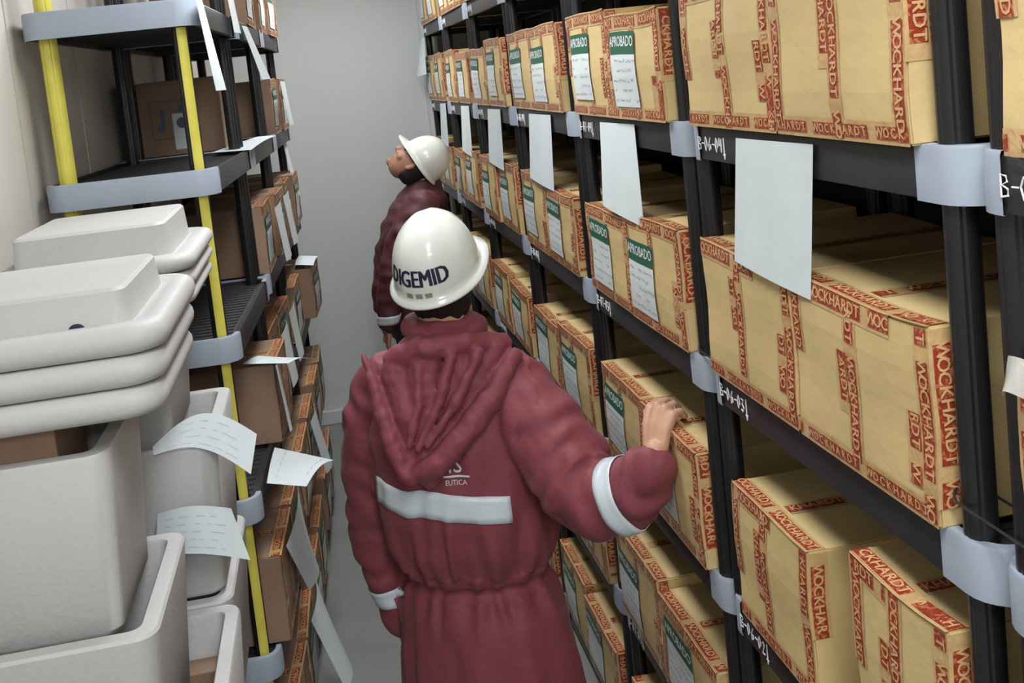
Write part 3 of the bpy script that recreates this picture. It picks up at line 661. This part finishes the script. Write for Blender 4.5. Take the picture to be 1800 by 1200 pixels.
for i, k_ in enumerate(kn):
    k_ = Vector(k_); st = wr + Vector(((k_.x - .71) * .5, (k_.y - 2.31) * .5, .0))
    body.tube([st, st.lerp(k_, .55) + Vector((-.004, 0, .003)), k_], [.016, .0145, .0118])
    ln = (.030, .034, .031, .025)[i]; pd = Vector((.85, .52 + (.10, .03, -.03, -.10)[i], 0))
    a1 = k_ + pd * ln + Vector((0, 0, .002)); a2 = a1 + pd * ln * .45 + Vector((0, 0, -.014)); a3 = a2 + pd * ln * .18 + Vector((0, 0, -.010))
    a1.z = max(a1.z, 1.308); a2.z = max(a2.z, 1.3055); a3.z = max(a3.z, 1.3045)
    body.tube([k_, a1, a2, a3], [.0112, .0098, .0088, .0078])
body.tube([wr + Vector((0, .02, .012)), (.686, 2.352, 1.278), (.694, 2.388, 1.290), (.700, 2.412, 1.292)], [.016, .013, .0105, .009])
bm1 = solid(body, .0042, 3); finish(bm1, 'body', m_skin, p1, inv)
# hair under the helmet
hr = MB(); Mh = Matrix.Translation(hc) @ Matrix.Rotation(-R(36), 4, 'Z') @ Matrix.Rotation(R(18), 4, 'X')
q = MB(); q.rings([[Vector((w * math.cos(2 * math.pi * k / 28), -.014 + d * math.sin(2 * math.pi * k / 28), z)) for k in range(28)] for z, w, d in ((-.135, .055, .05), (-.11, .072, .072), (-.06, .083, .088), (0, .086, .097), (.05, .084, .096), (.08, .07, .08))])
q.v = [v if v.y < .02 else Vector((v.x, .02 + (v.y - .02) * .1, v.z)) for v in q.v]
hr.add([Mh @ v for v in q.v], q.f); me = solid(hr, .006, 4); displace(me, lambda p, n: .004 * noise.noise(Vector((p.x * 60, p.y * 60, p.z * 14)))); finish(me, 'hair', m_hair, p1, inv)
# coat
ct = MB()
sections(ct, [(.30, 2.72, .40, .262, .20), (.298, 2.72, .50, .255, .20), (.292, 2.72, .62, .245, .195), (.287, 2.72, .74, .228, .18), (.284, 2.72, .80, .208, .16), (.282, 2.72, .835, .198, .15), (.28, 2.72, .87, .212, .163),
              (.275, 2.72, .94, .236, .185), (.27, 2.72, 1.02, .246, .188), (.262, 2.72, 1.12, .246, .18), (.258, 2.72, 1.22, .243, .168), (.258, 2.72, 1.30, .230, .152), (.26, 2.72, 1.37, .205, .132), (.262, 2.715, 1.43, .155, .112), (.264, 2.71, 1.48, .10, .094), (.266, 2.71, 1.53, .082, .085)], YW)
armR = [(.41, 2.66, 1.335), (.475, 2.56, 1.23), (.53, 2.46, 1.125), (.565, 2.405, 1.092), (.615, 2.35, 1.125), (.645, 2.305, 1.168), (.667, 2.27, 1.212)]
ct.tube(armR, [.098, .108, .108, .100, .084, .075, .056], n=20)
armL = [(.105, 2.81, 1.34), (.055, 2.83, 1.22), (.032, 2.85, 1.05), (.030, 2.86, .93), (.045, 2.85, .80), (.075, 2.85, .67)]
ct.tube(armL, [.092, .088, .078, .072, .062, .052], n=20)
rr_ = [Vector((.264 + .088 * math.cos(a) , 2.705 + .088 * math.sin(a), 1.505 + .014 * math.sin(a - .5))) for a in [2 * math.pi * k / 20 for k in range(21)]]
ct.tube(rr_, .026, n=10)
me = solid(ct, .007, 7)
def seg_par(p, pts):
    best = (9, 0, 0, None); L = 0
    for a, c in zip(pts, pts[1:]):
        a, c = Vector(a), Vector(c); d = c - a; t = max(0, min(1, (p - a).dot(d) / d.dot(d))); q_ = a + d * t; ds = (p - q_).length
        if ds < best[0]: best = (ds, L + t * d.length, 0, q_)
        L += d.length
    return best
def coat_f(p, n):
    a = math.atan2(p.y - 2.72, p.x - .28)
    dR = seg_par(p, armR); dLm = seg_par(p, armL); arm = None
    if dR[0] < .125 and (p.x > .46 or p.y < 2.5): arm = dR
    if dLm[0] < .10 and p.x < .085: arm = dLm
    if arm:
        s_ = arm[1]; ns = noise.noise(Vector((p.x * 9, p.y * 9, p.z * 9)))
        ph = s_ * 60 + 5 * ns
        amp = .0075 if arm is dR else .006
        return amp * (math.sin(ph) * (.4 + .6 * abs(ns) * 2)) + .006 * noise.noise(Vector((p.x * 16, p.y * 16, p.z * 16)))
    z = p.z
    pl = math.sin(a * 17 + 2.2 * noise.noise(Vector((a * 2.5, z * 3, 1))))
    w = math.exp(-((z - .835) / .085) ** 2)
    d = .008 * pl * w * (1 if abs(z - .835) > .02 else .4) - .012 * math.exp(-((z - .835) / .014) ** 2)
    if z < .80: d += .007 * math.sin(a * 9 + 2.5 * noise.noise(Vector((a * 2, z * 2, 5)))) * min(1, (.8 - z) / .15)
    if z > .88: d += .010 * math.sin(a * 12 + 4 * noise.noise(Vector((a * 3, z * 2, 9)))) * math.exp(-((z - .94) / .10) ** 2) + .011 * noise.noise(Vector((p.x * 13, p.y * 13, z * 4.5))) + .005 * noise.noise(Vector((p.x * 28, p.y * 28, z * 9)))
    d += .004 * noise.noise(Vector((p.x * 20, p.y * 20, z * 12)))
    return d
displace(me, coat_f); bvh = BVHTree.FromPolygons([v.co.copy() for v in me.vertices], [tuple(p.vertices) for p in me.polygons])
coat = finish(me, 'coat', m_coat, p1, inv)
# band across the back
pts = []; cs = []
for k in range(37):
    a = R(184 + (294.5 - 184) * k / 36); z = 1.104 - .040 * (k / 36) ** 1.5 - .012 * math.exp(-((k - 10) / 4.) ** 2)
    pts.append(Vector((.27 + .5 * math.cos(a), 2.72 + .5 * math.sin(a), z))); cs.append(Vector((.27, 2.72, z)))
band_on(bvh, pts, cs, lambda p, c: (0, 0, 1), .068, 'reflective_band', m_refl, coat, inv)
def arm_band(arm, s_at, width, rad):
    L = 0
    for a, c in zip(arm, arm[1:]):
        a, c = Vector(a), Vector(c); d = (c - a)
        if L + d.length >= s_at: ctr = a + d.normalized() * (s_at - L); ax = d.normalized(); break
        L += d.length
    u = ax.orthogonal().normalized(); w = ax.cross(u); P_, C_ = [], []
    for k in range(33):
        t_ = 2 * math.pi * k / 32; d_ = u * math.cos(t_) + w * math.sin(t_); hh = bvh.ray_cast(ctr, d_); ds = (hh[0] - ctr).length if hh[0] else rad
        P_.append(ctr + d_ * (min(ds, rad) + .03)); C_.append(ctr)
    band_on(bvh, P_, C_, lambda p, c: ax, width, 'reflective_band', m_refl, coat, inv)
arm_band(armR, .468, .045, .10); arm_band(armL, .60, .05, .085)
# logo on the back
lg = MB(); vv = []
def on_back(u, v, off=.004):
    a = R(259) + u / .24; z = 1.168 + v; o_ = Vector((.27 + .5 * math.cos(a), 2.72 + .5 * math.sin(a), z)); d = (Vector((.27, 2.72, z)) - o_).normalized(); h_ = bvh.ray_cast(o_, d)
    return (h_[0] - d * off) if h_[0] else o_
for txt, sz, du, dv, sx in (('IS', .060, .0, .02, 1.2), ('EUTICA', .018, .0, -.022, 1.15)):
    v2, f2 = text2d(txt, sz); lg.add([on_back(u * sx + du, v + dv) for u, v in v2], f2)
for a0 in range(8):
    u0, u1 = -.045 + a0 * .0112, -.045 + (a0 + 1) * .0112; lg.add([on_back(u0, -.009), on_back(u1, -.009), on_back(u1, -.004), on_back(u0, -.004)], [(0, 1, 2, 3)])
lg.build('back_logo', m_refl, coat).data.transform(inv)
# hood lying on the back
hd = MB()
poly = [(.057, 2.70, 1.44), (.10, 2.62, 1.30), (.115, 2.575, 1.19), (.20, 2.545, 1.21), (.31, 2.55, 1.31), (.42, 2.62, 1.405), (.38, 2.66, 1.46), (.27, 2.62, 1.475), (.15, 2.66, 1.465)]
cen = Vector((.235, 2.60, 1.35))
hd.tube([(.13, 2.65, 1.42), (.15, 2.60, 1.30), (.16, 2.58, 1.22)], [(.045), .048, .04]); hd.tube([(.30, 2.63, 1.44), (.25, 2.595, 1.34), (.18, 2.58, 1.22)], [.055, .05, .04])
hd.tube([(.115, 2.575, 1.22), (.17, 2.56, 1.165), (.225, 2.572, 1.205), (.29, 2.59, 1.29)], [.028, .034, .032, .028])
hd.tube([(.20, 2.64, 1.46), (.19, 2.60, 1.36), (.165, 2.58, 1.24)], [.055, .05, .04]); hd.tube([(.37, 2.64, 1.44), (.32, 2.61, 1.37), (.24, 2.59, 1.27)], [.045, .045, .04])
hd.tube([(.425, 2.61, 1.42), (.35, 2.552, 1.345), (.27, 2.525, 1.27), (.19, 2.52, 1.205), (.125, 2.545, 1.18)], [.022, .03, .032, .03, .024], n=12)   # rolled rim, right
hd.tube([(.05, 2.69, 1.465), (.062, 2.65, 1.41), (.075, 2.615, 1.34), (.092, 2.575, 1.26), (.118, 2.548, 1.185)], [.006, .016, .02, .024, .024], n=12)     # rolled rim, left
for a_, b_ in (((.33, 2.565, 1.455), (.175, 2.525, 1.255)), ((.26, 2.565, 1.455), (.15, 2.525, 1.25)), ((.18, 2.585, 1.44), (.13, 2.53, 1.26))):
    a_, b_ = Vector(a_), Vector(b_); hd.tube([a_, a_.lerp(b_, .5) + Vector((.01, -.008, 0)), b_], [.016, .012, .008], n=10)
hd.tube([(.12, 2.65, 1.45), (.20, 2.60, 1.478), (.30, 2.60, 1.478), (.40, 2.65, 1.445)], [.028, .032, .034, .03], n=12)
me = solid(hd, .005, 3); displace(me, lambda p, n: .006 * noise.noise(Vector((p.x * 22 + p.z * 14, p.y * 22, p.z * 6 - p.x * 6))) + .003 * noise.noise(p * 45)); finish(me, 'hood', m_coat, p1, inv)
for s_ in (-1, 1):
    hx, hy = .275 + s_ * .09 * math.cos(YW), 2.72 - s_ * .09 * math.sin(YW)
    tr = MB(); tr.tube([(hx, hy, .62), (hx + s_ * .01, hy, .4), (hx + s_ * .02, hy, .12)], [.10, .085, .07], n=20); tr.build('trouser_leg', m_trous, p1, smooth=True).data.transform(inv)
    bt = MB(); bt.tube([(hx + s_ * .02, hy, .16), (hx + s_ * .02, hy, .06)], [.055, .055]); bt.tube([(hx + s_ * .02 - .02, hy - .03, .045), (hx + s_ * .02 + .07, hy + .12, .04)], [.045, .04]); 
    me = solid(bt, .008, 4)
    for v in me.vertices: v.co.z = max(v.co.z, .001)
    finish(me, 'boot', m_boot, p1, inv)
helmet(p1, hc - P1 + Vector((0.004, -.005, .002)), R(31), R(23), R(2), text='DIGEMID')

# ---- person far: looking up to the left
P2 = Vector((.45, 5.5, 0))
p2 = thing('person', 'person in dark maroon jacket and white helmet looking up at the shelves', 'person', P2)
inv = Matrix.Translation(-P2); F2 = R(-74)      # facing left
hc2 = Vector((.480, 5.5, 1.705)); T2 = R(62); body = MB()
head_shape(body, hc2, F2, T2)
body.tube([(.52, 5.5, 1.63), (.50, 5.51, 1.52)], [.06, .07])
sections(body, [(.40, 5.52, .85, .14, .10), (.41, 5.52, 1.05, .14, .10), (.43, 5.52, 1.35, .16, .11), (.45, 5.52, 1.48, .10, .09)], F2)
for s_ in (-1, 1): body.tube([(.40, 5.52 + s_ * .09, .92), (.41, 5.52 + s_ * .10, .5), (.43, 5.52 + s_ * .10, .08)], [.085, .06, .045])
for s_, ex in ((-1, -.02), (1, 0)):
    y_ = 5.52 + s_ * .19
    body.tube([(.44, y_, 1.42), (.30 + ex, y_ - .01, 1.16), (.245, y_ - .01, .91)], [.05, .042, .03])
    w0 = Vector((.242, y_ - .01, .895))
    for i in range(4):
        f0 = w0 + Vector((-.012 + .002 * i, (.022 - .015 * i), -.05)); body.tube([w0, f0, f0 + Vector((-.004, 0, -.035)), f0 + Vector((.004, 0, -.06 - .004 * (i in (1, 2))))], [.015, .011, .009, .008])
    body.tube([w0, w0 + Vector((-.02, .025, -.03)), w0 + Vector((-.028, .03, -.06))], [.014, .011, .009])
me = solid(body, .0055, 3); finish(me, 'body', m_skin2, p2, inv)
ey = MB()
Mh2 = Matrix.Translation(hc2) @ Matrix.Rotation(-F2, 4, 'Z') @ Matrix.Rotation(T2, 4, 'X')
for s_ in (-1, 1): ey.tube([Mh2 @ Vector((s_ * .024, .087, .014)), Mh2 @ Vector((s_ * .038, .083, .014))], .007, n=8)
ey.build('eyes', m_hair, p2, smooth=True).data.transform(inv)
q = MB(); q.rings([[Vector((w * math.cos(2 * math.pi * k / 28), -.02 + d * math.sin(2 * math.pi * k / 28), z)) for k in range(28)] for z, w, d in ((-.10, .05, .045), (-.07, .078, .075), (-.02, .082, .085), (.04, .081, .086))])
q.v = [v if v.y < .0 else Vector((v.x, v.y * .1, v.z)) for v in q.v]
hr = MB(); hr.add([Mh2 @ v for v in q.v], q.f); me = solid(hr, .006, 3); finish(me, 'hair', m_hair, p2, inv)
ct = MB()
sections(ct, [(.41, 5.52, .80, .17, .15), (.41, 5.52, .92, .175, .155), (.415, 5.52, 1.05, .18, .16), (.425, 5.52, 1.2, .195, .18), (.445, 5.52, 1.33, .215, .185), (.47, 5.52, 1.43, .215, .17), (.49, 5.52, 1.51, .18, .145), (.51, 5.52, 1.57, .11, .10), (.525, 5.515, 1.62, .075, .08)], F2)
arm2 = [(.49, 5.33, 1.50), (.38, 5.31, 1.36), (.30, 5.30, 1.18), (.255, 5.31, 1.03), (.245, 5.31, .93)]
ct.tube(arm2, [.095, .095, .082, .062, .05], n=18); ct.tube([(x, 5.52 + (5.52 - y), z) for x, y, z in arm2], [.095, .095, .082, .062, .05], n=18)
me = solid(ct, .009, 6); displace(me, lambda p, n: .012 * noise.noise(Vector((p.x * 12, p.y * 12, p.z * 18))) +   .0018 * math.sin(p.z * 60 + 5 * noise.noise(p * 6)))
bvh2 = BVHTree.FromPolygons([v.co.copy() for v in me.vertices], [tuple(p.vertices) for p in me.polygons]); jk = finish(me, 'jacket', m_coatd, p2, inv)
P_, C_ = [], []
for k in range(33):
    a = 2 * math.pi * k / 32; c_ = Vector((.248, 5.31, .955)); d_ = Vector((math.cos(a), math.sin(a), 0)); hh = bvh2.ray_cast(c_, d_); P_.append(c_ + d_ * ((min((hh[0] - c_).length, .09) if hh[0] else .07) + .03)); C_.append(c_)
band_on(bvh2, P_, C_, lambda p, c: (0, 0, 1), .045, 'reflective_band', m_refl, jk, inv)
for s_ in (-1, 1):
    tr = MB(); tr.tube([(.40, 5.52 + s_ * .085, .86), (.41, 5.52 + s_ * .10, .5), (.43, 5.52 + s_ * .10, .1)], [.12, .10, .08], n=20); me = solid(tr, .01, 3); displace(me, lambda p, n: .008 * noise.noise(p * 14)); finish(me, 'trouser_leg', m_trous, p2, inv)
    bt = MB(); bt.tube([(.43, 5.52 + s_ * .10, .14), (.43, 5.52 + s_ * .10, .06)], .05); bt.tube([(.45, 5.52 + s_ * .10, .045), (.30, 5.50 + s_ * .10, .04)], [.045, .038]); me = solid(bt, .008, 3)
    for v in me.vertices: v.co.z = max(v.co.z, .001)
    finish(me, 'boot', m_boot, p2, inv)
helmet(p2, Mh2.translation - P2 + Mh2.to_3x3() @ Vector((0, -.012, .045)), F2, T2, sc=.92)
